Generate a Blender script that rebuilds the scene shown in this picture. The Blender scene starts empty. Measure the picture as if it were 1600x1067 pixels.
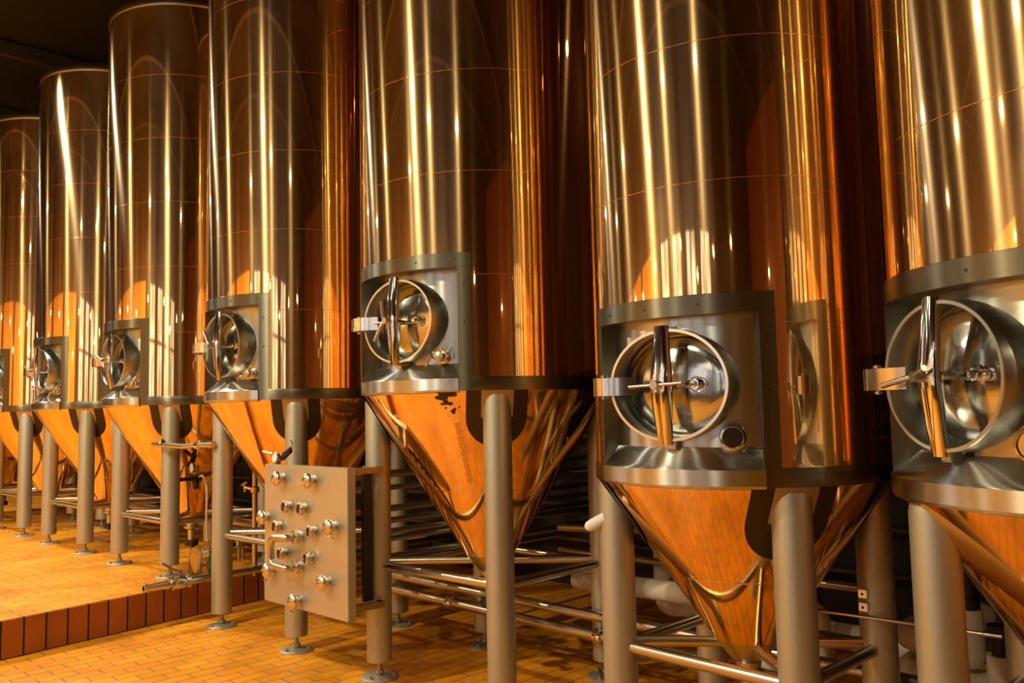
import bpy, bmesh, math, random
from mathutils import Vector, Matrix, noise
random.seed(7)
sc = bpy.context.scene
COL = sc.collection
R = math.radians

# ------------------------------------------------------------------ camera
cam = bpy.data.cameras.new('camera'); cam_o = bpy.data.objects.new('camera', cam); COL.objects.link(cam_o)
cam.sensor_width = 36; cam.lens = 29.61; cam.clip_start = .05
# camera axes in the world: right, up, back
right = Vector((0.71986, 0.69379, -0.02137)).normalized()
back = Vector((0.69040, -0.71884, -0.08134)).normalized()
up = back.cross(right).normalized(); right = up.cross(back)
m = Matrix((right, up, back)).transposed().to_4x4(); m.translation = Vector((0, 0, 1.5686))
cam_o.matrix_world = m
sc.camera = cam_o
cam.dof.use_dof = False

# ------------------------------------------------------------------ world, lamps, exposure
sc.view_settings.view_transform = 'Standard'; sc.view_settings.look = 'None'
sc.view_settings.gamma = 1; sc.view_settings.use_curve_mapping = False
sc.view_settings.exposure = 0.0
w = bpy.data.worlds.new('world'); sc.world = w; w.use_nodes = True
w.node_tree.nodes['Background'].inputs[0].default_value = (1, .9, .75, 1)
w.node_tree.nodes['Background'].inputs[1].default_value = .02

LAMPS = [(-4.8, -.98, 4.93, 1.0, 'w'), (-9.48, 2.10, 5.12, .8, 'c'), (-9.59, -1.57, 5.21, 1.0, 'w'),
         (-3.6, -2.6, 5.1, .55, 'w'), (-6.4, -4.2, 5.1, .5, 'w'), (-14.2, -1.5, 5.2, .9, 'w'), (-14.0, 2.1, 5.15, .7, 'c'),
         (4.9, .9, 5.1, .25, 'w'), (-.9, -2.4, 5.1, .35, 'w')]
LAMP_W = 850
for i, (x, y, z, k, c) in enumerate(LAMPS):
    l = bpy.data.lights.new('ceiling_lamp_light', 'SPOT'); l.spot_size = R(180); l.spot_blend = 1; l.energy = LAMP_W*k; l.shadow_soft_size = .055
    l.color = (1, .83, .52) if c == 'w' else (1, .90, .76)
    o = bpy.data.objects.new('ceiling_lamp_light', l); COL.objects.link(o); o.location = (x, y, z)

for i, (x, y, z, e) in enumerate([(-15.5, -5.1, 3.3, 9), (-13.9, -4.2, 3.6, 12), (-12.4, -5.2, 2.9, 8), (-11.2, -4.6, 3.5, 12), (-10.2, -5.2, 3.0, 8), (-8.8, -4.4, 3.3, 12),
                                 (-7.6, -5.2, 2.8, 8), (-6.4, -4.8, 3.6, 10), (-5.1, -5.2, 3.1, 8), (-3.0, -5.0, 3.7, 9), (-1.2, -5.2, 3.3, 7), (.6, -4.9, 3.6, 7), (2.6, -4.6, 3.8, 7),
                                 (-17.8, -3.0, 3.0, 10), (-17.8, .5, 3.2, 10), (5.9, -2.0, 3.4, 5)]):
    l = bpy.data.lights.new('small_wall_lamp_light', 'POINT'); l.energy = e; l.shadow_soft_size = .035; l.color = (1, .72, .38)
    o = bpy.data.objects.new('small_wall_lamp_light', l); COL.objects.link(o); o.location = (x, y, z)
for x in (-4.6, -1.2, -8.4):  # added dim fill behind the tanks, no real lamp; warms their dark edges
    l = bpy.data.lights.new('rear_fill_light', 'POINT'); l.energy = 5; l.shadow_soft_size = .06; l.color = (1, .6, .28)
    o = bpy.data.objects.new('rear_fill_light', l); COL.objects.link(o); o.location = (x, 5.1, 4.6)

# ------------------------------------------------------------------ materials
def mat(name, col, rough=.5, metal=0., **k):
    m = bpy.data.materials.new(name); m.use_nodes = True
    b = m.node_tree.nodes['Principled BSDF']
    b.inputs['Base Color'].default_value = (*col, 1); b.inputs['Roughness'].default_value = rough; b.inputs['Metallic'].default_value = metal
    for kk, v in k.items():
        b.inputs[kk.replace('_', ' ')].default_value = v
    return m
def nodes(m): return m.node_tree.nodes, m.node_tree.links, m.node_tree.nodes['Principled BSDF']
def N(m, t, **k):
    n = m.node_tree.nodes.new(t)
    for a, v in k.items(): setattr(n, a, v)
    return n
def noise_bump(m, scale, strength, dist=.01, stretch=(1, 1, 1), detail=3):
    ns, L, b = nodes(m)
    tc = N(m, 'ShaderNodeTexCoord'); mp = N(m, 'ShaderNodeMapping'); mp.inputs['Scale'].default_value = stretch
    nz = N(m, 'ShaderNodeTexNoise'); nz.inputs['Scale'].default_value = scale; nz.inputs['Detail'].default_value = detail
    bp = N(m, 'ShaderNodeBump'); bp.inputs['Strength'].default_value = strength; bp.inputs['Distance'].default_value = dist
    L.new(tc.outputs['Object'], mp.inputs[0]); L.new(mp.outputs[0], nz.inputs[0]); L.new(nz.outputs[0], bp.inputs['Height'])
    L.new(bp.outputs[0], b.inputs['Normal'])
    return nz, bp
def rough_noise(m, nz, lo, hi):
    ns, L, b = nodes(m)
    mr = N(m, 'ShaderNodeMapRange'); mr.inputs['To Min'].default_value = lo; mr.inputs['To Max'].default_value = hi
    L.new(nz.outputs[0], mr.inputs[0]); L.new(mr.outputs[0], b.inputs['Roughness'])

def aniso_mix(m, sharp_rough, frac, rot):
    """metal whose horizontal polishing lines draw lamps out into tall streaks, over a clear mirror lobe"""
    ns, L, b = nodes(m)
    tg = N(m, 'ShaderNodeTangent'); tg.direction_type = 'RADIAL'; tg.axis = 'Z'
    L.new(tg.outputs[0], b.inputs['Tangent']); b.inputs['Anisotropic'].default_value = 1.; b.inputs['Anisotropic Rotation'].default_value = rot
    g = N(m, 'ShaderNodeBsdfPrincipled'); g.inputs['Metallic'].default_value = 1; g.inputs['Roughness'].default_value = sharp_rough
    g.inputs['Base Color'].default_value = b.inputs['Base Color'].default_value
    mx = N(m, 'ShaderNodeMixShader'); mx.inputs[0].default_value = frac
    out = ns['Material Output']
    L.new(b.outputs[0], mx.inputs[2]); L.new(g.outputs[0], mx.inputs[1]); L.new(mx.outputs[0], out.inputs[0])
    if b.inputs['Normal'].is_linked: L.new(b.inputs['Normal'].links[0].from_socket, g.inputs['Normal'])
    return g

ROT = .25
M = {}
M['copper'] = mat('polished_copper', (.95, .65, .32), .24, 1)
noise_bump(M['copper'], 1.6, .5, .006, (1, 1, .35), 1)
aniso_mix(M['copper'], .035, .22, ROT)
M['cone'] = mat('polished_copper_cone', (.93, .58, .22), .08, 1)
noise_bump(M['cone'], 2.2, .3, .006, (1, 1, 1), 1)
M['brushed'] = mat('brushed_stainless', (.52, .55, .54), .32, 1)
noise_bump(M['brushed'], 9, .15, .002, (1, 1, 12), 2)
aniso_mix(M['brushed'], .22, .65, ROT)
M['frame'] = mat('dull_stainless_band', (.17, .165, .125), .36, 1)
aniso_mix(M['frame'], .3, .6, ROT)
M['leg'] = mat('satin_stainless', (.46, .455, .37), .45, .75)
noise_bump(M['leg'], 60, .08, .002)
M['tube'] = mat('stainless_tube', (.56, .52, .45), .27, 1)
M['chrome'] = mat('chrome', (.78, .77, .75), .07, 1)
M['dish'] = mat('polished_dish', (.50, .51, .49), .13, 1)
noise_bump(M['dish'], 7, .25, .01)
M['rimsteel'] = mat('machined_edge', (.80, .82, .74), .3, 1)
M['pad'] = mat('dark_reinforcing_plate', (.05, .035, .02), .38, .6)
M['plate'] = mat('tan_steel_plate', (.42, .33, .2), .4, .8)
M['black'] = mat('black_plastic', (.015, .013, .012), .45)
M['dark'] = mat('dark_wall', (.016, .010, .006), .7)
M['ledge'] = mat('dark_ledge', (.06, .035, .018), .5)
M['ceil'] = mat('dark_ceiling', (.008, .009, .008), .8)
M['beam'] = mat('ceiling_steel', (.05, .045, .045), .5)
M['amber'] = mat('amber_wall', (.80, .43, .08), .6)
M['brick'] = mat('red_brown_wall', (.26, .085, .022), .6)
M['refl_stripes'] = mat('brown_wall_refl_stripes', (.16, .06, .02), .5)  # stripes added to the upper back wall for the tanks to reflect
ns, L, b = nodes(M['refl_stripes']); tc = N(M['refl_stripes'], 'ShaderNodeTexCoord'); wv = N(M['refl_stripes'], 'ShaderNodeTexWave'); wv.inputs['Scale'].default_value = 2.6; wv.inputs['Distortion'].default_value = 0
cr_ = N(M['refl_stripes'], 'ShaderNodeValToRGB'); cr_.color_ramp.elements[0].color = (.008, .004, .002, 1); cr_.color_ramp.elements[1].color = (.24, .09, .03, 1)
L.new(tc.outputs['Object'], wv.inputs[0]); L.new(wv.outputs[0], cr_.inputs[0]); L.new(cr_.outputs[0], b.inputs['Base Color'])
M['wood'] = mat('dark_wood', (.045, .022, .01), .5)
M['insul'] = mat('white_insulation', (.74, .70, .58), .35)
noise_bump(M['insul'], 18, .2, .004)
M['green'] = mat('green_glass', (.10, .13, .03), .08, 0, Transmission_Weight=.5, IOR=1.45)
M['glass'] = mat('clear_glass', (.95, .92, .85), .03, 0, Transmission_Weight=1., IOR=1.3)
M['hose'] = mat('clear_hose', (.62, .5, .3), .35)
M['brass'] = mat('brass', (.75, .55, .25), .25, 1)
M['face'] = mat('gauge_face', (.85, .82, .75), .4)
M['sight'] = mat('pale_acrylic', (.75, .85, .95), .12)
M['daylight'] = mat('daylight_pane', (.6, .7, .8), .2)
b = nodes(M['daylight'])[2]; b.inputs['Emission Color'].default_value = (.72, .80, 1, 1); b.inputs['Emission Strength'].default_value = 1
ns, L, b = nodes(M['daylight']); tc = N(M['daylight'], 'ShaderNodeTexCoord'); mp = N(M['daylight'], 'ShaderNodeMapping'); mp.inputs['Scale'].default_value = (2.4, 1, .8)
nz = N(M['daylight'], 'ShaderNodeTexNoise'); nz.inputs['Scale'].default_value = 1.7; nz.inputs['Detail'].default_value = 4
mr = N(M['daylight'], 'ShaderNodeMapRange'); mr.inputs['From Min'].default_value = .42; mr.inputs['From Max'].default_value = .66; mr.inputs['To Min'].default_value = .08; mr.inputs['To Max'].default_value = 1.9
L.new(tc.outputs['Object'], mp.inputs[0]); L.new(mp.outputs[0], nz.inputs[0]); L.new(nz.outputs[0], mr.inputs[0]); L.new(mr.outputs[0], b.inputs['Emission Strength'])
M['bulb'] = mat('lamp_bulb', (1, .9, .7), .3)
b = nodes(M['bulb'])[2]; b.inputs['Emission Color'].default_value = (1, .8, .5, 1); b.inputs['Emission Strength'].default_value = 30

M['topsteel'] = mat('tank_top_steel', (.40, .37, .28), .35, 1)
M['capsteel'] = mat('cap_steel', (.66, .60, .50), .24, 1)
M['handle'] = mat('grey_lever', (.18, .19, .2), .4, .6)
# panel plate: pale brushed steel with cloudy wear
M['sheet'] = mat('pale_brushed_plate', (.60, .60, .54), .42, .85)
nz, bp = noise_bump(M['sheet'], 7, .06, .003, (1, 1, 5)); rough_noise(M['sheet'], nz, .34, .52)

def tile_mat(name, rot, w_, h_, c1, c2, mortar, plane='XY', off=.5, ms=.006):
    m = mat(name, c1, .4, 0, Specular_IOR_Level=.3); ns, L, b = nodes(m)
    tc = N(m, 'ShaderNodeTexCoord'); mp = N(m, 'ShaderNodeMapping')
    br = N(m, 'ShaderNodeTexBrick'); br.offset = off
    mp.inputs['Rotation'].default_value = (R(90) if plane == 'XZ' else 0, 0, rot)
    br.inputs['Scale'].default_value = 1; br.inputs['Brick Width'].default_value = w_; br.inputs['Row Height'].default_value = h_
    br.inputs['Mortar Size'].default_value = ms; br.inputs['Mortar Smooth'].default_value = .35; br.inputs['Bias'].default_value = -.1
    br.inputs['Color1'].default_value = (*c1, 1); br.inputs['Color2'].default_value = (*c2, 1); br.inputs['Mortar'].default_value = (*mortar, 1)
    L.new(tc.outputs['Object'], mp.inputs[0]); L.new(mp.outputs[0], br.inputs[0])
    nz = N(m, 'ShaderNodeTexNoise'); nz.inputs['Scale'].default_value = 2.3; nz.inputs['Detail'].default_value = 5
    L.new(tc.outputs['Object'], nz.inputs[0])
    mr = N(m, 'ShaderNodeMapRange'); mr.inputs['From Min'].default_value = .3; mr.inputs['From Max'].default_value = .7
    mr.inputs['To Min'].default_value = .72; mr.inputs['To Max'].default_value = 1.12; L.new(nz.outputs[0], mr.inputs[0])
    mu = N(m, 'ShaderNodeMixRGB'); mu.blend_type = 'MULTIPLY'; mu.inputs[0].default_value = 1
    L.new(br.outputs[0], mu.inputs[1]); L.new(mr.outputs[0], mu.inputs[2]); L.new(mu.outputs[0], b.inputs['Base Color'])
    inv = N(m, 'ShaderNodeMath'); inv.operation = 'SUBTRACT'; inv.inputs[0].default_value = 1
    L.new(br.outputs['Fac'], inv.inputs[1])
    bp = N(m, 'ShaderNodeBump'); bp.inputs['Strength'].default_value = .5; bp.inputs['Distance'].default_value = .004
    L.new(inv.outputs[0], bp.inputs['Height']); L.new(bp.outputs[0], b.inputs['Normal'])
    r2 = N(m, 'ShaderNodeMapRange'); r2.inputs['To Min'].default_value = .3; r2.inputs['To Max'].default_value = .55
    L.new(nz.outputs[0], r2.inputs[0]); L.new(r2.outputs[0], b.inputs['Roughness'])
    return m
M['tile'] = tile_mat('orange_quarry_tile', R(90), .22, .105, (.88, .35, .008), (.80, .28, .006), (.26, .19, .10))
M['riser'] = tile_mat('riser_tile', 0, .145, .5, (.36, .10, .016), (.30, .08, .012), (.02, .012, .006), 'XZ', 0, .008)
M['backbrick'] = M['dark']

# ------------------------------------------------------------------ mesh helpers
def build(name, bm, m, parent=None, smooth=True, angle=35):
    me = bpy.data.meshes.new(name); bm.normal_update()
    bm.to_mesh(me); bm.free(); me.materials.append(M[m] if isinstance(m, str) else m)
    if smooth:
        me.polygons.foreach_set('use_smooth', [True]*len(me.polygons))
        try: me.set_sharp_from_angle(angle=R(angle))
        except Exception: pass
    o = bpy.data.objects.new(name, me); COL.objects.link(o)
    if parent: o.parent = parent
    return o
def tag(o, label, cat, group=None, kind=None):
    o['label'] = label; o['category'] = cat
    if group: o['group'] = group
    if kind: o['kind'] = kind
    return o
def thing(name, label, cat, loc=(0, 0, 0), rz=0, group=None):
    o = bpy.data.objects.new(name, None); COL.objects.link(o); o.location = loc; o.rotation_euler = (0, 0, rz)
    o.empty_display_size = .1
    return tag(o, label, cat, group)
def struct(name, bm, m, smooth=False):
    o = build(name, bm, m, None, smooth); o['kind'] = 'structure'; return o
def BM(): return bmesh.new()
def box(bm, x0, x1, y0, y1, z0, z1, rot=None, bev=0):
    g = bmesh.ops.create_cube(bm, size=1)
    vs = g['verts']
    bmesh.ops.scale(bm, vec=(x1-x0, y1-y0, z1-z0), verts=vs)
    if bev: 
        es = {e for v in vs for e in v.link_edges}
        r = bmesh.ops.bevel(bm, geom=list(es), offset=bev, segments=2, affect='EDGES'); vs = list({v for f in r['faces'] for v in f.verts} | {v for v in vs if v.is_valid})
        vs = list({v for v in vs} | {v2 for v in vs for e in v.link_edges for v2 in e.verts})
    if rot is not None: bmesh.ops.rotate(bm, cent=(0, 0, 0), matrix=rot, verts=vs)
    bmesh.ops.translate(bm, vec=((x0+x1)/2, (y0+y1)/2, (z0+z1)/2), verts=vs)
    return bm
def cyl(bm, p0, p1, r0, r1=None, segs=24, caps=True):
    p0, p1 = Vector(p0), Vector(p1); r1 = r0 if r1 is None else r1
    d = (p1-p0); L = d.length; q = d.to_track_quat('Z', 'Y')
    rings = []
    for p, r in ((p0, r0), (p1, r1)):
        rings.append([bm.verts.new(p + q @ Vector((r*math.cos(2*math.pi*i/segs), r*math.sin(2*math.pi*i/segs), 0))) for i in range(segs)])
    for i in range(segs): bm.faces.new((rings[0][i], rings[0][(i+1) % segs], rings[1][(i+1) % segs], rings[1][i]))
    if caps: bm.faces.new(rings[0][::-1]); bm.faces.new(rings[1])
    return bm
def lathe(bm, prof, segs=32, origin=(0, 0, 0), axis=(0, 0, 1), sx=1, sy=1, close=False, a0=0, a1=360):
    """revolve (radius, height) pairs about an axis"""
    o = Vector(origin); q = Matrix.Identity(3) if tuple(axis) == (0, 0, 1) else Vector(axis).normalized().to_track_quat('Z', 'Y')
    full = (a1-a0) >= 360; n = segs if full else segs+1
    rows = []
    for r, h in prof:
        row = []
        for i in range(n):
            a = R(a0+(a1-a0)*i/segs); row.append(bm.verts.new(o + q @ Vector((r*sx*math.cos(a), r*sy*math.sin(a), h))))
        rows.append(row)
    pr = list(zip(rows, rows[1:])) + ([(rows[-1], rows[0])] if close else [])
    for A, B in pr:
        for i in range(segs):
            j = (i+1) % n
            try: bm.faces.new((A[i], A[j], B[j], B[i]))
            except ValueError: pass
    if full and not close:
        for row, rev in ((rows[0], True), (rows[-1], False)):
            if (row[0].co-row[n//2].co).length > 1e-5:
                pass
    return bm
def patch(bm, a0, a1, prof, n=48):
    """surface of revolution about Z between two azimuths (degrees)"""
    return lathe(bm, prof, n, a0=a0, a1=a1)
def fillet(pts, rad, k=6):
    pts = [Vector(p) for p in pts]; out = [pts[0]]
    for a, b_, c in zip(pts, pts[1:], pts[2:]):
        u, v = (a-b_), (c-b_); r = min(rad, u.length*.49, v.length*.49); u.normalize(); v.normalize()
        p, q = b_+u*r, b_+v*r
        for i in range(k+1):
            t = i/k; out.append(p*(1-t)**2 + b_*2*t*(1-t) + q*t*t)
    out.append(pts[-1]); return out
def sweep(bm, pts, r, segs=14, bend=0, caps=True):
    if bend: pts = fillet(pts, bend)
    pts = [Vector(p) for p in pts]
    t0 = (pts[1]-pts[0]).normalized(); nrm = t0.orthogonal().normalized(); rows = []
    for i, p in enumerate(pts):
        t = (pts[min(i+1, len(pts)-1)]-pts[max(i-1, 0)]).normalized()
        nrm = (nrm - t*nrm.dot(t)).normalized(); bn = t.cross(nrm)
        rr = r[i] if isinstance(r, (list, tuple)) else r
        rows.append([bm.verts.new(p + rr*(nrm*math.cos(2*math.pi*k/segs)+bn*math.sin(2*math.pi*k/segs))) for k in range(segs)])
    for A, B in zip(rows, rows[1:]):
        for k in range(segs): bm.faces.new((A[k], A[(k+1) % segs], B[(k+1) % segs], B[k]))
    if caps: bm.faces.new(rows[0][::-1]); bm.faces.new(rows[-1])
    return bm
def strip(bm, path, z0, z1, th):
    """a flat strap standing on edge: plan path (x, y) with a height and a thickness"""
    P = [Vector((x, y)) for x, y in path]; L, Rr = [], []
    for i, p in enumerate(P):
        t = (P[min(i+1, len(P)-1)]-P[max(i-1, 0)]).normalized(); n = Vector((-t.y, t.x))*th/2
        L.append(p+n); Rr.append(p-n)
    def row(q): return [bm.verts.new((q.x, q.y, z0)), bm.verts.new((q.x, q.y, z1))]
    a = [row(q) for q in L]; c = [row(q) for q in Rr]
    for i in range(len(P)-1):
        bm.faces.new((a[i][0], a[i][1], a[i+1][1], a[i+1][0])); bm.faces.new((c[i][1], c[i][0], c[i+1][0], c[i+1][1]))
        bm.faces.new((a[i][1], c[i][1], c[i+1][1], a[i+1][1])); bm.faces.new((c[i][0], a[i][0], a[i+1][0], c[i+1][0]))
    bm.faces.new((a[0][0], c[0][0], c[0][1], a[0][1])); bm.faces.new((c[-1][0], a[-1][0], a[-1][1], c[-1][1]))
    return bm

# ------------------------------------------------------------------ the setting
PZ = .2536
EA, EB = Vector((-6.41-.0, 1.735)), Vector((-6.68, 3.80)); ed = (EB-EA).normalized()
def edge_x(y): return EA.x + (y-EA.y)*(EB.x-EA.x)/(EB.y-EA.y)
YF, YB, XL, XR, ZC = -5.6, 5.9, -19., 6.5, 6.4
bm = BM(); vs = [bm.verts.new(p) for p in ((-9, YF, 0), (XR, YF, 0), (XR, YB, 0), (-9, YB, 0))]; bm.faces.new(vs); struct('floor', bm, 'tile')
bm = BM(); ya, yb = YF, YB
top = [(XL, ya), (edge_x(ya), ya), (edge_x(yb), yb), (XL, yb)]
a = [bm.verts.new((x, y, PZ)) for x, y in top]; bm.faces.new(a)
b0 = [bm.verts.new((x, y, 0)) for x, y in top]
for i in (0, 2, 3): bm.faces.new((a[i], b0[i], b0[(i+1) % 4], a[(i+1) % 4]))
struct('floor_raised', bm, 'tile')
L_ = (Vector((edge_x(yb), yb))-Vector((edge_x(ya), ya))).length
bm = BM(); box(bm, 0, L_, -.02, .006, 0, PZ-.002)
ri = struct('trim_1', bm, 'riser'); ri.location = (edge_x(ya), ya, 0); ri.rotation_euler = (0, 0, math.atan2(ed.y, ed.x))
def quad(name, pts, m):
    bm = BM(); bm.faces.new([bm.verts.new(p) for p in pts]); return struct(name, bm, m)
quad('wall_back', [(XL, YB, 0), (XR, YB, 0), (XR, YB, ZC), (XL, YB, ZC)], 'dark')
quad('wall_left', [(XL, YF, 0), (XL, YB, 0), (XL, YB, ZC), (XL, YF, ZC)], 'wood')
quad('wall_right', [(XR, YF, 0), (XR, YB, 0), (XR, YB, ZC), (XR, YF, ZC)], 'wood')
quad('wall_front', [(XL, YF, 0), (XR, YF, 0), (XR, YF, ZC), (XL, YF, ZC)], 'wood')
quad('ceiling', [(XL, YF, ZC), (XR, YF, ZC), (XR, YB, ZC), (XL, YB, ZC)], 'ceil')
n = 2
for x0, x1, mt in ((-18, -14.2, 'amber'), (-13.6, -10.4, 'amber'), (-9.9, -6.9, 'amber')):   # plastered bays of the front wall
    bm = BM(); box(bm, x0, x1, YF+.001, YF+.06, .3, 4.0); struct('trim_%d' % n, bm, mt); n += 1
bm = BM(); box(bm, XR-.06, XR-.001, YF+.1, 4.6, .3, ZC-.36); struct('trim_%d' % n, bm, 'brick'); n += 1
bm = BM(); box(bm, XL+.1, XR-.1, YB-.03, YB-.001, 1.9, ZC-.36); struct('trim_%d' % n, bm, 'refl_stripes'); n += 1
for i, x in enumerate((-5.9, -4.2, -2.5, -.8)):                                              # tall daylight windows
    bm = BM()
    for z in (0.9, 1.95, 3.0):
        for k in (0, 1): box(bm, x+.08+k*.56, x+.08+k*.56+.48, YF+.02, YF+.03, z, z+.97)
    p = struct('window_%d' % (i+1), bm, 'daylight')
    bm = BM(); box(bm, x, x+1.2, YF+.005, YF+.018, .8, 4.05); struct('trim_%d' % n, bm, 'wood'); n += 1
for k, z in enumerate((.42, .72, 1.02, 1.32, 1.62)):                                         # dark ledges on the wall behind the tanks
    bm = BM(); box(bm, XL, XR, YB-.16, YB-.001, z, z+.025); struct('trim_%d' % n, bm, 'ledge'); n += 1
for k, y in enumerate((-3.2, -.6, 2.0, 4.4)):
    bm = BM(); box(bm, XL, XR, y, y+.16, ZC-.35, ZC-.001); struct('trim_%d' % n, bm, 'beam'); n += 1
for k, x in enumerate((-17, -14.4, -11.8)):
    bm = BM(); box(bm, x, x+.08, YF, YB, ZC-.2, ZC-.03); struct('trim_%d' % n, bm, 'beam'); n += 1

# ------------------------------------------------------------------ the fermentation tanks
TOP = 5.17
def pad_mesh(Rr, slope, ang, half, L, off, rnd, z_rim=0):
    """plate lying on the cone under the rim, round at its lower end; half = half width in metres"""
    bm = BM(); rows = []; nt = 22; ns = 12
    for i in range(nt+1):
        t = -.004 + (L+.004)*i/nt
        wv = half if t < L-rnd else half*math.sqrt(max(0, 1-((t-(L-rnd))/rnd)**2))
        r = Rr - slope*t + off; row = []
        for j in range(ns+1):
            s_ = wv*(2*j/ns-1); a = R(ang)+s_/max(r, .1)
            row.append(bm.verts.new((r*math.cos(a), r*math.sin(a), z_rim-t)))
        rows.append(row)
    for A, B in zip(rows, rows[1:]):
        for j in range(ns): bm.faces.new((A[j], B[j], B[j+1], A[j+1]))
    return bm

def make_tank(label, x, y, rz, Rr, zr, floor, tip, brace_z, ain, aout, rin, S=1., handle=70, port='valve', leg_ang=(-139, -40, 40, 139), leg_dx=None, skip_pad=()):
    t = thing('fermentation_tank', label, 'tank', (x, y, floor), R(rz), 'copper fermentation tanks standing in a row')
    Z = zr-floor                      # rim height above this tank's floor
    # --- copper jacket, built in courses with a fine open seam between them
    bm = BM(); zt = TOP-floor
    lev = [Z+.07, Z+.61]
    while lev[-1]+.56 < zt-.12: lev.append(lev[-1]+.556)
    lev.append(zt-.03)
    A0, A1 = -90+aout-.8, 270-aout+.8         # everything but the hatch opening
    for i, (z0, z1) in enumerate(zip(lev, lev[1:])):
        g = .0007
        def prof(z0, z1): return [(Rr-.0007, z0+.0002), (Rr, z0+g), (Rr, z0+2.2*g), (Rr, z1-2.2*g), (Rr, z1-g), (Rr-.0007, z1-.0002)]
        if i == 0: patch(bm, A0, A1, prof(z0, z1), 150)
        elif i == 1:
            patch(bm, A0, A1, [(Rr-.0007, z0), (Rr, z0+g), (Rr, z0+2*g), (Rr, Z+.70)], 150)
            lathe(bm, [(Rr, Z+.70), (Rr, z1-2.2*g), (Rr, z1-g), (Rr-.0007, z1)], 192)
        else: lathe(bm, prof(z0, z1), 192)
    build('copper_jacket', bm, 'copper', t, angle=60)
    # --- top
    bm = BM(); lathe(bm, [(Rr, zt-.04), (Rr+.006, zt-.034), (Rr+.004, zt+.01), (Rr-.02, zt+.045), (Rr-.07, zt+.075), (Rr*.7, zt+.14), (Rr*.35, zt+.19), (.001, zt+.2)], 96)
    build('tank_top', bm, 'topsteel', t, angle=70)
    bm = BM(); box(bm, -.03, .03, -.03, .03, zt+.02, zt+.09); bb = build('lifting_lug', bm, 'black', t, False); bb.location = (Rr*.80*math.cos(R(-75)), Rr*.80*math.sin(R(-75)), -.0)
    # --- rim band round the rest of the tank
    bm = BM(); patch(bm, -90+ain, 270-ain, [(Rr-.02, Z), (Rr+.003, Z), (Rr+.004, Z+.002), (Rr+.004, Z+.07), (Rr+.003, Z+.072), (Rr-.02, Z+.072)], 150)
    build('rim_band', bm, 'frame', t)
    def end_face(bm, ang, pts):
        a = R(ang); bm.faces.new([bm.verts.new((r*math.cos(a), r*math.sin(a), z)) for r, z in pts])
    # --- hatch frame: top band, two side bands, reveals
    HT, HB = Z+.73, Z+.652
    ro = Rr+.004
    bm = BM(); patch(bm, -90-aout, -90+aout, [(rin, HB), (ro-.001, HB), (ro, HB+.001), (ro, HT-.001), (ro-.001, HT), (Rr-.01, HT)], 64)
    fr = build('hatch_frame', bm, 'frame', t)
    for s_ in (-1, 1):
        a0, a1 = -90+s_*ain, -90+s_*aout
        bm = BM(); rows = []; nn = 8
        pts = [(R(a0), rin)] + [(R(a0+(a1-a0)*i/nn), ro) for i in range(nn+1)] + [(R(a1), Rr-.02)]
        rows = [[bm.verts.new((r*math.cos(a), r*math.sin(a), z)) for z in (Z, HB)] for a, r in pts]
        for A, B in zip(rows, rows[1:]): bm.faces.new((A[0], B[0], B[1], A[1]))
        bmesh.ops.recalc_face_normals(bm, faces=bm.faces)
        build('frame_side', bm, 'frame', fr, angle=20)
    for k, hz in ((-24, .69), (-6, .69), (13, .69), (30, .69), (None, .36), (None, .56)):
        a = R(-90+k*aout/36.5) if k is not None else R(-90+(aout+ain)/2)
        p = Vector((ro*math.cos(a), ro*math.sin(a), Z+hz)); nrm = Vector((math.cos(a), math.sin(a), 0))
        bm = BM(); cyl(bm, p-nrm*.002, p+nrm*.0015, .0055, segs=10); build('rivet', bm, 'black', fr)
    # --- recessed stainless wall and the ledge below it
    bm = BM(); zc = Z+.39; aw, ah = .273*S, .229*S; xm = rin*math.sin(R(ain+.6)); za, zb2 = Z+.05-zc, HB+.01-zc      # wall with an oval opening for the manway
    angs = sorted([2*math.pi*i/96 for i in range(96)] + [math.atan2(z, x) % (2*math.pi) for x in (-xm, xm) for z in (za, zb2)])
    rows = []
    for a in angs:
        c_, s_ = math.cos(a), math.sin(a)
        q = min((xm/abs(c_) if abs(c_) > 1e-9 else 1e9), ((zb2 if s_ > 0 else -za)/abs(s_) if abs(s_) > 1e-9 else 1e9))
        e_ = 1/math.sqrt((c_/(aw-.004))**2+(s_/(ah-.004))**2); row = []
        for j in range(13):
            rr = e_+(q-e_)*j/12; x_ = rr*c_; row.append(bm.verts.new((x_, -math.sqrt(rin**2-x_*x_), zc+rr*s_)))
        rows.append(row)
    for A, B in zip(rows, rows[1:]+rows[:1]):
        for j in range(12):
            try: bm.faces.new((A[j], A[j+1], B[j+1], B[j]))
            except ValueError: pass
    bmesh.ops.remove_doubles(bm, verts=bm.verts, dist=1e-6)
    build('recessed_panel', bm, 'brushed', t)
    lp = [(rin-.01, Z+.152), (rin+.004, Z+.147), (Rr-.012, Z+.083), (Rr+.006, Z+.073), (Rr+.012, Z+.066), (Rr+.012, Z+.006), (Rr+.006, Z-.004), (Rr-.03, Z-.012)]
    bm = BM(); patch(bm, -90-ain, -90+ain, lp, 64)
    for s_ in (-1, 1): end_face(bm, -90+s_*ain, lp)
    bmesh.ops.remove_doubles(bm, verts=bm.verts, dist=1e-5); bmesh.ops.recalc_face_normals(bm, faces=bm.faces)
    build('drip_ledge', bm, 'brushed', t, angle=25)
    # --- oval manway
    zc = Z+.39; aw, ah = .273*S, .229*S; yf = -(Rr-.026); yb = -(math.sqrt(rin**2-aw**2)-.03)
    bm = BM(); k = 72; T_ = .013
    rows = []
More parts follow.
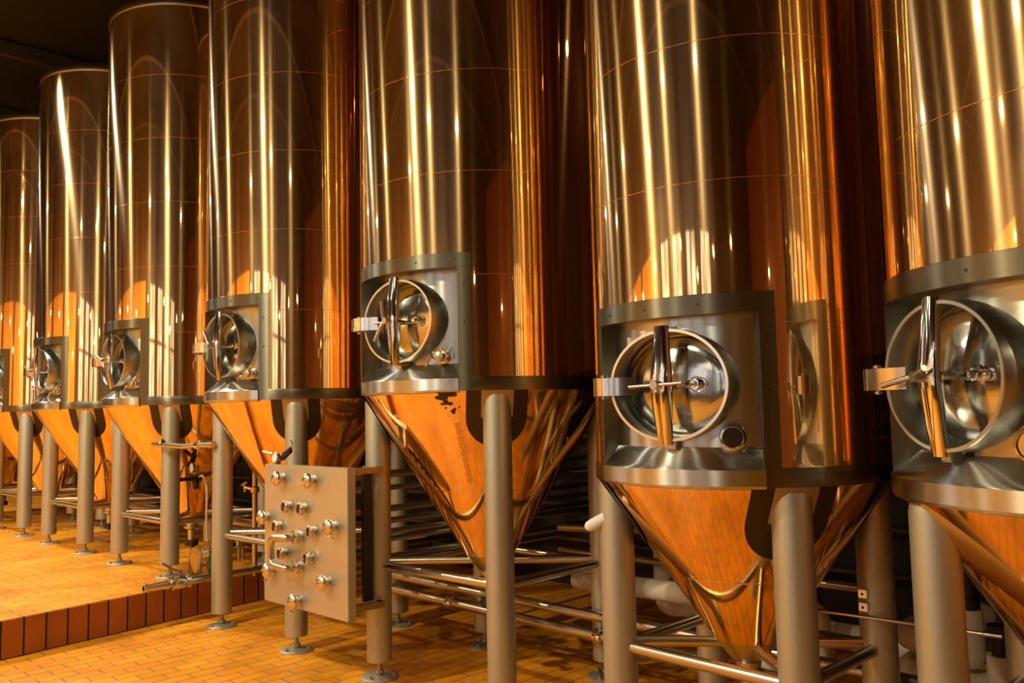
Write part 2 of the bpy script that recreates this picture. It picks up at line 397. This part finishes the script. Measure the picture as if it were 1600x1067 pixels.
    for (dr, yy) in ((0, yb), (0, yf+.003), (-.002, yf), (-T_+.002, yf), (-T_, yf+.003), (-T_, yb)):
        rows.append([bm.verts.new(((aw+dr)*math.cos(2*math.pi*i/k), yy, zc+(ah+dr)*math.sin(2*math.pi*i/k))) for i in range(k)])
    for A, B in zip(rows, rows[1:]):
        for i in range(k): bm.faces.new((A[i], A[(i+1) % k], B[(i+1) % k], B[i]))
    mw = build('manway', bm, 'brushed_plain', t)
    bm = BM(); rows = []
    for (dr, yy) in ((0.0006, yf+.002), (-.001, yf-.002), (-T_+.001, yf-.002), (-T_-.0006, yf+.002)):
        rows.append([bm.verts.new(((aw+dr)*math.cos(2*math.pi*i/k), yy, zc+(ah+dr)*math.sin(2*math.pi*i/k))) for i in range(k)])
    for A, B in zip(rows, rows[1:]):
        for i in range(k): bm.faces.new((A[i], A[(i+1) % k], B[(i+1) % k], B[i]))
    build('bright_edge', bm, 'rimsteel', mw)
    bm = BM(); rows = []; dY = yf+.085       # dished door set back in the collar
    for fr_, yy in ((1.0, .035), (.955, .033), (.925, .012), (.88, .004), (.7, -.004), (.5, -.012), (.3, -.018), (.15, -.021)):
        rows.append([bm.verts.new(((aw-T_-.001)*fr_*math.cos(2*math.pi*i/k), dY+yy, zc+(ah-T_-.001)*fr_*math.sin(2*math.pi*i/k))) for i in range(k)])
    for A, B in zip(rows, rows[1:]):
        for i in range(k): bm.faces.new((A[i], A[(i+1) % k], B[(i+1) % k], B[i]))
    bm.faces.new(rows[-1]); build('manway_door', bm, 'dish', mw, angle=50)
    # cross bar: two bright cheeks tapering to both ends
    xb = -.012
    for s_ in (-1, 1):
        bm = BM(); rows = []
        for i in range(13):
            u = i/6-1; zz = zc+u*(ah+.012); ww = .043*(1-.34*abs(u)**1.5); yy = yf-.046+.026*abs(u)**1.3; hh = .04*(1-.35*abs(u))
            sec = [(.002, hh), (.002, .004), (.006, 0), (ww*.5, .001), (ww*.92, .009), (ww, .018), (ww*.98, hh), (ww*.8, hh)]
            rows.append([bm.verts.new((xb+s_*a_, yy+b_, zz)) for a_, b_ in sec])
        for A, B in zip(rows, rows[1:]):
            for i in range(8): bm.faces.new((A[i], A[(i+1) % 8], B[(i+1) % 8], B[i]))
        bm.faces.new(rows[0]); bm.faces.new(rows[-1][::-1]); bmesh.ops.recalc_face_normals(bm, faces=bm.faces)
        build('cross_bar_cheek', bm, 'chrome', mw, angle=50)
    # spindle with its tommy bar
    bm = BM(); cyl(bm, (xb, dY-.02, zc), (xb, yf-.075, zc), .011, segs=16); cyl(bm, (xb, yf-.045, zc), (xb, yf-.080, zc), .019, .017, 20)
    h = R(handle); hl = .118
    if handle != 0:
        for sg in (-1, 1):
            d1 = Vector((math.cos(h)*sg, 0, math.sin(h)*sg)); k2 = Vector((-.035, -.02, 0))
            p0 = Vector((xb-.012, yf-.066, zc)); sweep(bm, [p0, p0+d1*.03+k2*.4, p0+d1*hl*.95+k2*.9], .0095, 12, .02)
    else:
        sweep(bm, [(xb-hl, yf-.066, zc-.004), (xb, yf-.066, zc), (xb+hl, yf-.066, zc+.004)], .0062, 12)
    build('tommy_bar_handle', bm, 'tube', mw)
    # hinge strap looping out over the left edge of the collar, with its pin
    bm = BM(); e = -aw
    strip(bm, fillet2([(e-.004, yf+.05), (e-.040, yf+.035), (e-.064, yf+.0), (e-.062, yf-.035), (e-.035, yf-.058), (e+.005, yf-.062), (e+.05, yf-.052), (e+.09, yf-.034), (e+.13, yf-.010)]), zc-.036, zc+.036, .005)
    build('hinge_strap', bm, 'hinge', mw)
    bm = BM(); cyl(bm, (e-.022, yf-.012, zc-.05), (e-.022, yf-.012, zc+.05), .008, segs=14)
    for s_ in (-1, 1): cyl(bm, (e-.022, yf-.012, zc+s_*.040), (e-.022, yf-.012, zc+s_*.048), .015, segs=14)
    build('hinge_pin', bm, 'tube', mw)
    bm = BM(); cyl(bm, (e+.12, yf-.022, zc), (xb-.03, yf-.03, zc), .006, segs=10); build('hinge_link', bm, 'tube', mw)
    # small fitting on the door, right of the bar
    bm = BM(); fx = .105*S; cyl(bm, (fx, dY, zc), (fx, dY-.05, zc), .024, .020, 20); cyl(bm, (fx, dY-.05, zc), (fx, dY-.062, zc), .013, .011, 14)
    cyl(bm, (xb+.035, dY-.036, zc-.004), (fx-.012, dY-.036, zc), .0075, segs=10); cyl(bm, (fx-.04, dY-.036, zc), (fx-.018, dY-.036, zc), .016, .018, 14)
    lathe(bm, [(.027, 0), (.031, .004), (.027, .008)], 24, (fx+.002, dY-.03, zc), (0, -1, 0))
    build('door_fitting', bm, 'chrome', mw)
    bm = BM(); box(bm, -.02, .03, yf+.004, yf+.05, zc-ah-.028, zc-ah+.002, bev=.004)
    build('drain_tab', bm, 'tube', mw)
    # fitting low on the right of the recessed wall
    pa = R(-90+ain*.70); pz = Z+.185; n_ = Vector((math.cos(pa), math.sin(pa), 0)); pc = Vector((rin*n_.x, rin*n_.y, pz))
    if port == 'cap':
        bm = BM(); lathe(bm, [(.052, -.01), (.052, .012), (.048, .020), (.040, .021), (.038, .014), (.001, .014)], 36, pc, n_)
        build('port_cap', bm, 'dish', t)
    else:
        bm = BM(); lathe(bm, [(.038, -.005), (.038, .012), (.022, .016), (.020, .045), (.026, .05), (.026, .07), (.001, .075)], 24, pc, n_)
        sv = build('sample_valve', bm, 'tube', t)
        bm = BM(); tt = Vector((-n_.y, n_.x, 0)); c2 = pc+n_*.06
        ring = [c2+tt*(.045*math.cos(a))+Vector((0, 0, .028*math.sin(a)+.01))+n_*.01*math.sin(2*a) for a in [i*2*math.pi/20 for i in range(21)]]
        sweep(bm, ring, .0045, 8)
        sweep(bm, [c2-tt*.02, c2-tt*.06+Vector((0, 0, -.015)), c2-tt*.075+Vector((0, 0, -.05))], .0075, 10, .02)
        sweep(bm, [c2+Vector((0, 0, .02)), c2+tt*.04+Vector((0, 0, .055))], .005, 8)
        build('wire_clamp', bm, 'chrome', sv)
    # --- cone, with a weld line two thirds of the way down, and the outlet
    H = Z-(tip-floor); slope = (Rr-.02-.135)/H; zt_ = tip-floor
    def cr(dz): return Rr-.012-slope*dz
    w0 = H*.58
    bm = BM(); lathe(bm, [(Rr-.012, Z+.005), (cr(.01), Z-.01), (cr(w0-.004), Z-w0+.004)], 128); 
    lathe(bm, [(cr(w0-.004), Z-w0+.004), (cr(w0)-.001, Z-w0), (cr(w0+.004), Z-w0-.004)], 128); lathe(bm, [(cr(w0+.004), Z-w0-.004), (cr(H), zt_)], 128)
    build('cone', bm, 'cone', t, angle=60)
    bm = BM(); lathe(bm, [(cr(H), zt_+.001), (cr(H)-.004, zt_-.006), (.075, zt_-.085), (.056, zt_-.10), (.05, zt_-.13), (.066, zt_-.135), (.066, zt_-.152), (.05, zt_-.157), (.034, zt_-.17), (.034, zt_-.26), (.001, zt_-.26)], 40)
    nz_ = build('outlet_neck', bm, 'tube', t)
    bm = BM(); cyl(bm, (0, 0, zt_-.26), (0, 0, zt_-.31), .058, segs=28); cyl(bm, (0, 0, zt_-.285), (.12, -.05, zt_-.285), .012, segs=10); cyl(bm, (.12, -.05, zt_-.31), (.12, -.05, zt_-.26), .018, segs=10)
    build('outlet_valve', bm, 'black', nz_)
    # --- legs with levelling feet, reinforcing plates, braces
    rl = Rr-.079; tops = []
    for i, la in enumerate(leg_ang):
        a = la-rz
        px, py = rl*math.cos(R(a)), rl*math.sin(R(a))
        if leg_dx and i in leg_dx:
            c_, s_ = math.cos(R(-rz)), math.sin(R(-rz)); ddx, ddy = leg_dx[i]; px += c_*ddx-s_*ddy; py += s_*ddx+c_*ddy
        tops.append((px, py)); bm = BM()
        lathe(bm, [(.001, .10), (.071, .10), (.075, .104), (.075, Z-.045), (.070, Z-.02), (.05, Z-.005)], 36, (px, py, 0))
        lg = build('leg', bm, 'leg', t)
        bm = BM(); cyl(bm, (px, py, .012), (px, py, .105), .014, segs=14); cyl(bm, (px, py, .030), (px, py, .048), .026, segs=6)
        lathe(bm, [(.112, .0), (.112, .008), (.104, .013), (.04, .020), (.001, .022)], 36, (px, py, 0))
        for q in (0, 1, 2): 
            qa = R(40+120*q); cyl(bm, (px+.085*math.cos(qa), py+.085*math.sin(qa), .01), (px+.085*math.cos(qa), py+.085*math.sin(qa), .032), .011, segs=6)
        build('levelling_foot', bm, 'foot', lg)
        if i in skip_pad: continue
        pd = build('reinforcing_plate', pad_mesh(Rr-.012, slope, a, .165, .30, .006, .16, Z), 'pad', t)
        build('inner_plate', pad_mesh(Rr-.012, slope, a, .085, .15, .011, .01, Z), 'plate', pd)
    bz = brace_z-floor
    for i in range(4):
        p, q = Vector((*tops[i], bz)), Vector((*tops[(i+1) % 4], bz)); d1 = (q-p).normalized()
        bm = BM(); cyl(bm, p+d1*.066, q-d1*.066, .026, segs=20); build('brace', bm, 'tube', t)
    for i in range(4):
        p = Vector((*tops[i], bz+.02)); d1 = (Vector((0, 0, bz+.02))-p); L1 = d1.length; d1.normalize()
        rn = .15 if bz > zt_-.02 else .065
        if bz > zt_: rn = cr(Z-bz)-.0
        bm = BM(); cyl(bm, p+d1*.066, p+d1*(L1-rn), .024, segs=20); build('brace', bm, 'tube', t)
    return t
def fillet2(pts):
    return [(p.x, p.y) for p in fillet([Vector((a, b_, 0)) for a, b_ in pts], .03, 4)]
M['brushed_plain'] = mat('manway_steel', (.42, .42, .38), .3, 1); aniso_mix(M['brushed_plain'], .3, .3, ROT)
M['hinge'] = mat('bright_strap', (.72, .69, .64), .18, 1)
M['foot'] = mat('foot_steel', (.42, .38, .30), .5, .7)

Zr = 1.675
g31 = dict(ain=31, aout=36.6, rin=.655)
make_tank('copper tank at the far left end, only a sliver of it in the frame', -13.307, 3.597, 0, .75, Zr, PZ, .72, .70, **g31)
make_tank('farthest copper tank on the raised tiles, cut off by the left border of the photo', -11.375, 3.585, 0, .75, Zr, PZ, .72, .70, **g31)
make_tank('second copper tank from the left border, rounded top edge visible under the ceiling', -9.442, 3.573, 0, .75, Zr, PZ, .72, .70, handle=150, **g31)
make_tank('copper tank nearest the step on the raised tiles, behind the horizontal sampling pipe', -7.510, 3.561, 0, .75, Zr, PZ, .72, .70, handle=150, **g31)
make_tank('copper tank directly behind the steel panel of round capped ports', -5.586, 3.569, 0, .75, Zr, 0, .72, .674, handle=105, **g31)
T5 = make_tank('middle copper tank with dark drip stains under the hatch, right of the port panel', -3.664, 3.585, 3.5, .75, Zr, 0, .72, .662, handle=75, **g31)
T6 = make_tank('low-set copper tank with a round cap beside its wide open-fronted oval hatch', -1.879, 3.391, 2.9, .628, 1.264, 0, .57, .528, ain=34.3, aout=39.8, rin=.565, S=.964, handle=0, port='cap', leg_ang=(-143, -42, 38, 137))
make_tank('nearest copper tank, cut off by the right border of the photo', -.42, 3.328, -37.4, .732, 1.255, 0, .43, .50, ain=31, aout=36.6, rin=.64, S=1.02, handle=12, port='cap', skip_pad=(0,), leg_ang=(-143, -42, 38, 137))

# stains and weld on the middle tank's cone, under the hatch
def on_cone(Rr, slope, a, dz, off=.0025, z_rim=1.675):
    r = Rr-.012-slope*dz+off; return Vector((r*math.cos(R(a)), r*math.sin(R(a)), z_rim-dz))
SL5 = (.75-.155)/(1.675-.72)
def blob(name, a, dz, ra, rz_, seed, m='stain'):
    rnd = random.Random(seed); bm = BM(); c = bm.verts.new(on_cone(.75, SL5, a, dz)); k = 22; ring = []
    ph = [rnd.random()*6.28 for _ in range(4)]
    for i in range(k):
        t = 2*math.pi*i/k; f = 1+.28*math.sin(2*t+ph[0])+.2*math.sin(3*t+ph[1])+.14*math.sin(5*t+ph[2])
        ring.append(bm.verts.new(on_cone(.75, SL5, a+ra*f*math.cos(t), max(.004, dz+rz_*f*math.sin(t)))))
    for i in range(k): bm.faces.new((c, ring[i], ring[(i+1) % k]))
    build(name, bm, m, T5)
M['stain'] = mat('burnt_drip_stain', (.03, .018, .01), .55)
M['weld'] = mat('rough_weld_line', (.72, .42, .15), .3, 1)
for j, (a, dz, ra, rz_) in enumerate(((-62-3.5, .022, 4.6, .02), (-62-3.2, .062, 2.0, .012), (-67.6, .068, .9, .006), (-63.2, .105, 1.3, .013), (-60.2, .085, .5, .004), (-66.5, .088, .5, .004))):
    blob('drip_stain', a, dz, ra, rz_, 30+j)
bm = BM(); rows = []
for i in range(30):
    dz = .17+.34*i/29; wv = 1.1+.5*math.sin(i*1.9)
    rows.append([bm.verts.new(on_cone(.75, SL5, -62.6+i*.03+s_*wv/(1-dz*.7), dz, .0015)) for s_ in (-1, 1)])
for A, B in zip(rows, rows[1:]): bm.faces.new((A[0], A[1], B[1], B[0]))
build('weld_line', bm, 'weld', T5)

# pale sight tube beside the low-set tank's front left leg
bm = BM(); d1 = Vector((-.10, -.02, -.055))
p0 = Vector((-.47, -.36, 1.09)); sweep(bm, [p0, p0+d1*.2, p0+d1*.6, p0+d1*.85, p0+d1*.97, p0+d1], [.026, .026, .026, .024, .016, .004], 18)
build('sight_tube', bm, 'sight', T6)

# ------------------------------------------------------------------ the swing panel of capped ports
PX0, PX1, PY, PZ0, PZ1 = -4.90, -3.995, 2.80, .412, 1.262
sp = thing('port_panel', 'square pale steel swing panel of round capped ports fixed to a tank leg', 'panel', (-4.19, 3.06, 0))
ox, oy = -4.19, 3.06
def S_(name, bm, m, parent=sp, **k):
    for v in bm.verts: v.co -= Vector((ox, oy, 0))
    return build(name, bm, m, parent, **k)
bm = BM(); box(bm, PX0, PX1, PY, PY+.055, PZ0, PZ1, bev=.004); S_('plate', bm, 'sheet', angle=30)
def port(x, z, r, depth): return (x, PY, z)
caps = [(-4.675, 1.182), (-4.332, 1.182), (-4.856, .932), (-4.116, .93), (-4.79, .613), (-4.186, .613), (-4.489, .467)]
for i, (x, z) in enumerate(caps):
    o = (x, PY, z); ax = (0, -1, 0)
    bm = BM(); lathe(bm, [(.030, 0), (.030, .004), (.022, .008), (.022, .024), (.034, .027), (.034, .035), (.022, .037)], 28, o, ax)
    st = S_('port_stub', bm, 'tube')
    bm = BM(); lathe(bm, [(.022, .034), (.042, .037), (.045, .043), (.045, .052), (.040, .060), (.026, .069), (.012, .073), (.0005, .074)], 32, o, ax)
    S_('port_cap', bm, 'capsteel', st)
    if i % 2 == 0 or i == 3:
        bm = BM(); a_ = R((200, 0, 250, 300, 260, 0, 250)[i]); q = Vector((x, PY-.046, z)); d1 = Vector((math.cos(a_), 0, math.sin(a_)))
        sweep(bm, [q+d1*.036, q+d1*.058+Vector((0, -.01, 0)), q+d1*.066+Vector((0, .012, 0))], .006, 8); S_('clamp_wing', bm, 'tube', st)
ports = [(-4.599, 1.013), (-4.431, 1.012), (-4.709, .885), (-4.326, .886), (-4.65, .728), (-4.361, .729)]
for x, z in ports:
    o = (x, PY, z); ax = (0, -1, 0)
    bm = BM(); lathe(bm, [(.030, 0), (.030, .004), (.022, .008), (.022, .022), (.037, .025), (.037, .042), (.033, .047), (.026, .047), (.024, .040), (.024, .022), (.0005, .022)], 28, o, ax)
    st = S_('port_stub', bm, 'tube')
    bm = BM(); lathe(bm, [(.0235, .024), (.0235, .0245), (.001, .0245)], 24, o, ax); S_('port_bore', bm, 'black', st)
    bm = BM(); cyl(bm, (x-.003, PY-.036, z-.024), (x+.003, PY-.036, z+.024), .005, segs=8); S_('port_vane', bm, 'tube', st)
bm = BM(); x1 = -4.475; zt_, zb_ = .845, .668
for z in (zt_, zb_):
    bm = BM(); lathe(bm, [(.030, 0), (.030, .004), (.024, .008), (.024, .022), (.04, .025), (.04, .050), (.026, .054), (.023, .06)], 28, (x1, PY, z), (0, -1, 0)); S_('union_fitting', bm, 'tube')
bm = BM(); sweep(bm, [(x1, PY-.055, zt_), (x1, PY-.10, zt_), (x1-.16, PY-.11, zt_-.01), (x1-.16, PY-.11, zb_+.01), (x1, PY-.10, zb_), (x1, PY-.055, zb_)], .023, 20, .055)
S_('return_bend', bm, 'tube')
for z in (1.235, .455):
    bm = BM(); box(bm, PX1-.10, PX1-.06, PY+.05, 3.10, z-.018, z+.018); box(bm, PX1-.22, PX1-.06, 3.06, 3.09, z-.018, z+.018); S_('bracket', bm, 'plate', smooth=False)
bm = BM(); box(bm, PX1-.15, PX1-.125, 3.0, 3.06, .47, 1.22); S_('back_bar', bm, 'black', smooth=False)

# fitting sitting on the panel's top edge
g = thing('sampling_cock', 'brass nozzle with white dial and black knob on the panel\'s top edge', 'valve', (-4.80, 2.84, PZ1))
bm = BM(); sweep(bm, [(-.17, -.01, .075), (-.10, 0, .062), (.03, .02, .045)], [.009, .013, .015], 14); lathe(bm, [(.019, 0), (.019, .02)], 16, (-.08, 0, .058), (1, 0, -.2)); build('nozzle', bm, 'brass', g)
bm = BM(); cyl(bm, (0, 0, 0), (.005, .01, .045), .012, segs=14); build('stem', bm, 'tube', g)
bm = BM(); lathe(bm, [(.0005, 0), (.036, 0), (.036, .02), (.030, .022), (.0005, .022)], 28, (.005, -.01, .038), (0, -1, .15)); dl = build('dial', bm, 'tube', g)
bm = BM(); lathe(bm, [(.029, .0225), (.0005, .0225)], 28, (.005, -.01, .038), (0, -1, .15)); build('dial_face', bm, 'face', dl)
bm = BM(); sweep(bm, [(.035, .01, .035), (.08, .0, .06), (.13, .0, .085), (.15, .0, .11)], [.016, .022, .02, .006], 12); build('knob', bm, 'black', g)
bm = BM(); sweep(bm, [(.14, 0, .09), (.165, 0, .13), (.14, 0, .15)], .005, 8, .01); build('hook', bm, 'brass', g)

# ------------------------------------------------------------------ pipework
def pipe(name, label, pts, r, m='tube', bend=.06, cat='pipe', group=None, joints=()):
    pts = [Vector(q) for q in pts]; o0 = pts[0].copy()
    bm = BM(); sweep(bm, [q-o0 for q in pts], r, 18, bend); o = build(name, bm, m); o.location = o0; tag(o, label, cat, group)
    for (i, f) in joints:
        a, b_ = pts[i], pts[i+1]; c = a.lerp(b_, f)-o0; d = (b_-a).normalized()
        bm = BM(); lathe(bm, [(r, -.03), (r+.012, -.026), (r+.014, -.006), (r+.006, 0), (r+.014, .006), (r+.012, .026), (r, .03)], 20, c, d); build('pipe_clamp', bm, 'chrome', o)
    return o
# bank of tubes running back from the panel
for i, (x, z, r) in enumerate(((-4.36, 1.18, .024), (-4.43, 1.085, .018), (-4.36, .96, .022), (-4.33, .89, .02), (-4.33, .82, .02), (-4.36, .77, .02), (-4.32, .665, .022), (-4.62, .55, .024))):
    nm = ('topmost', 'second', 'third', 'fourth', 'fifth', 'sixth', 'seventh', 'lowest')[i]
    pipe('process_pipe', nm + ' of the tubes running back in the dark behind the port panel', [(x, PY+.056, z), (x, YB-.005, z)], r, bend=0, group='tubes running back from the port panel')
pipe('header_pipe', 'upper long steel pipe running low under the middle tank with bright clamp joint', [(-5.15, 3.885, .394), (-1.2, 3.905, .355)], .029, joints=((0, .33),), group='long low header pipes')
pipe('header_pipe', 'lower long steel pipe near the floor under the middle tank', [(-5.15, 3.885, .293), (-1.2, 3.905, .235)], .031, joints=((0, .52), (0, .2)), group='long low header pipes')
pipe('insulated_pipe', 'thick pale insulated pipe behind the legs right of the middle tank', [(-3.55, 4.25, .48), (-2.3, 4.25, .5), (-1.95, 4.25, .5), (-1.95, 4.25, 0)], .062, 'insul')
pipe('steel_pipe', 'thin steel pipe above the thick pale insulated pipe', [(-3.9, 4.5, .60), (-1.70, 4.5, .60)], .024)
pipe('steel_pipe', 'dark steel tube crossing just below the middle tank cone at back', [(-4.25, 4.9, .68), (-2.9, 4.9, .74)], .03)
pipe('insulated_pipe', 'white insulated pipe dropping straight down and turning right behind the low-set tank', [(-3.13, YB-.01, 1.25), (-3.13, 4.6, 1.25), (-3.13, 4.6, .30), (-2.80, 4.6, .34), (-2.55, 4.6, .55)], .056, 'insul', bend=.09)
pipe('insulated_pipe', 'white insulated pipe standing on the floor under the low-set tank', [(-2.42, 4.6, 0), (-2.42, 4.6, .62), (-2.42, 5.3, .62)], .055, 'insul', bend=.09)
for z, nm in ((.375, 'upper'), (.205, 'lower')):
    pipe('insulated_pipe', nm + ' of two rounded white insulated pipe bends left of the nearest tank leg', [(-1.64, 5.25, z), (-1.64, 4.55, z), (-1.46, 4.55, z), (-1.46, 5.25, z)] if nm == 'upper' else [(-1.64, 5.25, z), (-1.64, 4.55, z), (-.9, 4.55, z)], .066, 'insul', bend=.12, group='stacked white pipe bends')
v = pipe('insulated_pipe', 'short white insulated pipe hanging vertically right of the nearest tank leg', [(-1.31, 4.5, .57), (-1.31, 4.5, .36), (-1.31, 4.5, .33), (-1.31, 4.5, .30), (-1.31, 4.5, .285)], [.062, .066, .062, .045, .01], 'insul', bend=0)
bm = BM(); cyl(bm, (0, 0, 0), (0, 0, .05), .05, segs=20); sweep(bm, [(0, 0, .04), (0, 0, .8), (0, YB-4.51, .8)], .035, 16, .1); build('stem', bm, 'black', v)
v = pipe('insulated_pipe', 'white insulated pipe stub standing upright in the lower right corner', [(-1.16, 4.40, 0), (-1.16, 4.40, .40)], .058, 'insul', bend=0)
bm = BM(); cyl(bm, (0, 0, .40), (0, 0, .52), .035, segs=18); cyl(bm, (0, 0, .52), (0, 0, .535), .05, segs=18); build('flange', bm, 'black', v)
pipe('insulated_pipe', 'thick pale pipe crossing lowest behind the low-set tank', [(-3.0, 5.4, .087), (-1.85, 5.4, .087)], .085, 'insul')
c = pipe('cable_conduit', 'thin steel conduit crossing the dark leg between the two nearest tanks', [(-2.28, 3.64, .66), (-.95, 3.64, .672)], .008)
cl = thing('pipe_clip', 'pair of small bright clips on the dark rear leg of the low-set tank', 'clip', (-1.47, 3.645, .69))
for dz in (0, .055):
    bm = BM(); box(bm, -.018, .018, -.01, .03, dz, dz+.035, bev=.003); k_ = build('clip', bm, 'rimsteel', cl)
    bm = BM(); cyl(bm, (0, -.012, dz+.017), (0, -.009, dz+.017), .006, segs=8); build('screw', bm, 'black', k_)

pipe('insulated_pipe', 'pale vertical insulated pipe standing in the dark behind the port panel leg', [(-6.41, 5.0, 0), (-6.41, 5.0, 1.75), (-6.41, YB-.01, 1.75)], .05, 'insul', bend=.1)
# drain pipe with ball valve over the step
dp = thing('drain_pipe', 'steel drain pipe with ball valve and open end, poking out over the tiled step', 'pipe', (-6.33, 2.64, .325))
bm = BM(); lathe(bm, [(.018, 0), (.033, 0), (.035, .006), (.035, .02), (.026, .026), (.028, .06), (.033, .14), (.034, .17)], 24, (0, 0, 0), (0, 1, 0)); cyl(bm, (0, .17, 0), (0, .20, 0), .034, segs=24); build('outlet', bm, 'tube', dp)
bm = BM(); lathe(bm, [(.034, .19), (.052, .195), (.052, .215), (.042, .22), (.046, .235), (.048, .27), (.046, .305), (.042, .32), (.052, .325), (.052, .345), (.034, .35)], 28, (0, 0, 0), (0, 1, 0)); vb = build('ball_valve', bm, 'tube', dp)
bm = BM(); cyl(bm, (0, .27, .04), (0, .27, .085), .012, segs=14); sweep(bm, [(0, .29, .085), (0, .24, .095), (-.01, .14, .16)], .009, 10, .02); build('lever', bm, 'handle', vb)
for y in (.205, .335):
    bm = BM(); cyl(bm, (-.03, y, .045), (.03, y, .05), .008, segs=8); build('bolt', bm, 'tube', vb)
bm = BM(); sweep(bm, [(0, .34, 0), (0, 3.0, .02)], .029, 20); build('tube', bm, 'tube', dp)

# horizontal sampling pipe off the front left leg behind the panel
q = thing('sampling_pipe', 'short horizontal steel pipe with open end, clamped to leg left of the port panel', 'pipe', (-6.10, 3.02, 1.352))
bm = BM(); sweep(bm, [(-.93, -.02, 0), (-.36, -.02, -.012), (-.24, -.01, .002), (.06, 0, .004)], .021, 18, .05); build('tube', bm, 'tube', q)
bm = BM(); lathe(bm, [(.021, -.02), (.034, -.014), (.036, 0), (.034, .014), (.021, .02)], 22, (-.16, -.006, .002), (1, 0, 0)); build('pipe_clamp', bm, 'chrome', q)
bm = BM(); sweep(bm, [(-.16, -.006, -.03), (-.165, -.01, -.07)], .005, 8); build('clamp_bolt', bm, 'chrome', q)
bm = BM(); lathe(bm, [(.026, 0), (.02, .012), (.012, .03), (.001, .034)], 18, (-.76, -.02, .012), (0, 0, 1)); build('vent_nipple', bm, 'chrome', q)
bm = BM(); box(bm, -.02, .03, -.0, .055, -.025, .03); build('leg_bracket', bm, 'plate', q, smooth=False)

# regulator with gauge and hose beside the tank leg on the raised tiles
q = thing('air_regulator', 'small black regulator with round gauge and pale hose beside the leg on raised tiles', 'regulator', (-7.06, 3.35, 1.05))
bm = BM(); box(bm, -.08, .13, -.03, .03, -.03, .03, bev=.01); build('body', bm, 'black', q)
bm = BM(); cyl(bm, (.08, -.01, -.09), (.08, -.01, -.02), .022, .026, segs=16); build('adjusting_knob', bm, 'black', q)
bm = BM(); lathe(bm, [(.0005, 0), (.04, 0), (.04, .022), (.034, .024), (.0005, .024)], 28, (.07, -.02, .09), (0, -1, 0)); gg = build('gauge', bm, 'tube', q)
bm = BM(); lathe(bm, [(.033, .0245), (.0005, .0245)], 28, (.07, -.02, .09), (0, -1, 0)); build('gauge_face', bm, 'face', gg)
bm = BM(); cyl(bm, (.07, -.01, .02), (.07, -.01, .06), .01, segs=12); build('gauge_stem', bm, 'brass', q)
bm = BM(); sweep(bm, [(.12, 0, .01), (.19, 0, .03), (.27, 0, -.06), (.26, 0, -.36), (.24, .02, -.52)], .0095, 12, .1); build('hose', bm, 'hose', q)
bm = BM(); box(bm, .03, .07, -.16, -.02, -.02, .01); build('bracket', bm, 'black', q, smooth=False)

# upright tube with valve between the leg and the panel
q = thing('upright_valve_pipe', 'thin upright steel pipe with small tap between the panel and leg to its left', 'pipe', (-6.49, 3.62, PZ))
bm = BM(); cyl(bm, (0, 0, 0), (0, 0, .92), .022, segs=18); build('tube', bm, 'tube', q)
bm = BM(); lathe(bm, [(.022, -.03), (.036, -.02), (.036, .02), (.022, .03)], 18, (0, 0, .70), (0, 0, 1)); cyl(bm, (0, 0, .70), (-.09, -.04, .72), .014, segs=12); build('tap', bm, 'brass', q)
bm = BM(); sweep(bm, [(-.09, -.04, .68), (-.095, -.045, .76)], .011, 10); sweep(bm, [(-.13, -.05, .735), (-.06, -.04, .765)], .009, 10); build('tap_handle', bm, 'tube', q)

# low pipes on the raised tiles behind the legs
pipe('header_pipe', 'upper of the long pipes crossing low behind the legs on the raised tiles', [(-12.6, 3.862, .60), (-5.9, 3.875, .60)], .028, joints=((0, .75),))
pipe('header_pipe', 'lower of the long pipes crossing low behind the legs on the raised tiles', [(-12.6, 4.3, .42), (-6.8, 4.3, .42)], .035, joints=((0, .9), (0, .5)))
pipe('insulated_pipe', 'pale insulated pipe lying at the back of the raised tiles', [(-12.4, 5.0, .316), (-6.95, 5.0, .316)], .06, 'insul')
pipe('slanting_hose', 'dark hose lying across the raised tiles behind the sampling leg', [(-8.9, 4.6, PZ+.016), (-7.6, 4.3, PZ+.016), (-6.9, 4.8, PZ+.016)], .015, 'black', bend=.3, cat='hose')
for i, (x, y) in enumerate(((-7.35, 3.98), (-7.2, 3.86))):
    q = thing('butterfly_valve', ('left' if i == 0 else 'right') + ' of two steel valves lying low behind the leg above the glass jar', 'valve', (x, y, PZ+.17))
    bm = BM(); lathe(bm, [(.03, -.06), (.05, -.055), (.05, -.03), (.056, -.028), (.056, .028), (.05, .03), (.05, .055), (.03, .06)], 26, (0, 0, 0), (.3, -1, 0)); build('valve_body', bm, 'tube', q)
    bm = BM(); cyl(bm, (0, 0, .05), (0, 0, .10), .011, segs=12); cyl(bm, (0, 0, .10), (.10, .02, .10), .009, segs=10); build('valve_handle', bm, 'tube', q)
    bm = BM(); cyl(bm, (0, 0, -.17), (0, 0, -.05), .012, segs=12); build('support', bm, 'tube', q)

# bottle and jar on the raised tiles
bm = BM(); lathe(bm, [(.001, .002), (.036, 0), (.044, .01), (.052, .05), (.054, .09), (.048, .125), (.034, .15), (.030, .165), (.036, .185), (.040, .19), (.034, .188), (.026, .165), (.03, .15), (.046, .11), (.048, .05), (.038, .012), (.001, .01)], 36)
o = build('jar', bm, 'green'); o.location = (-6.83, 3.43, PZ); tag(o, 'round green glass jar with a narrow neck behind the drain pipe', 'jar')
bm = BM(); lathe(bm, [(.001, .001), (.05, 0), (.055, .008), (.055, .17), (.045, .205), (.045, .225), (.042, .225), (.042, .205), (.052, .17), (.052, .012), (.001, .008)], 36)
o = build('jar', bm, 'glass'); o.location = (-6.92, 3.315, PZ); tag(o, 'tall clear glass jar standing left of the green jar', 'jar')
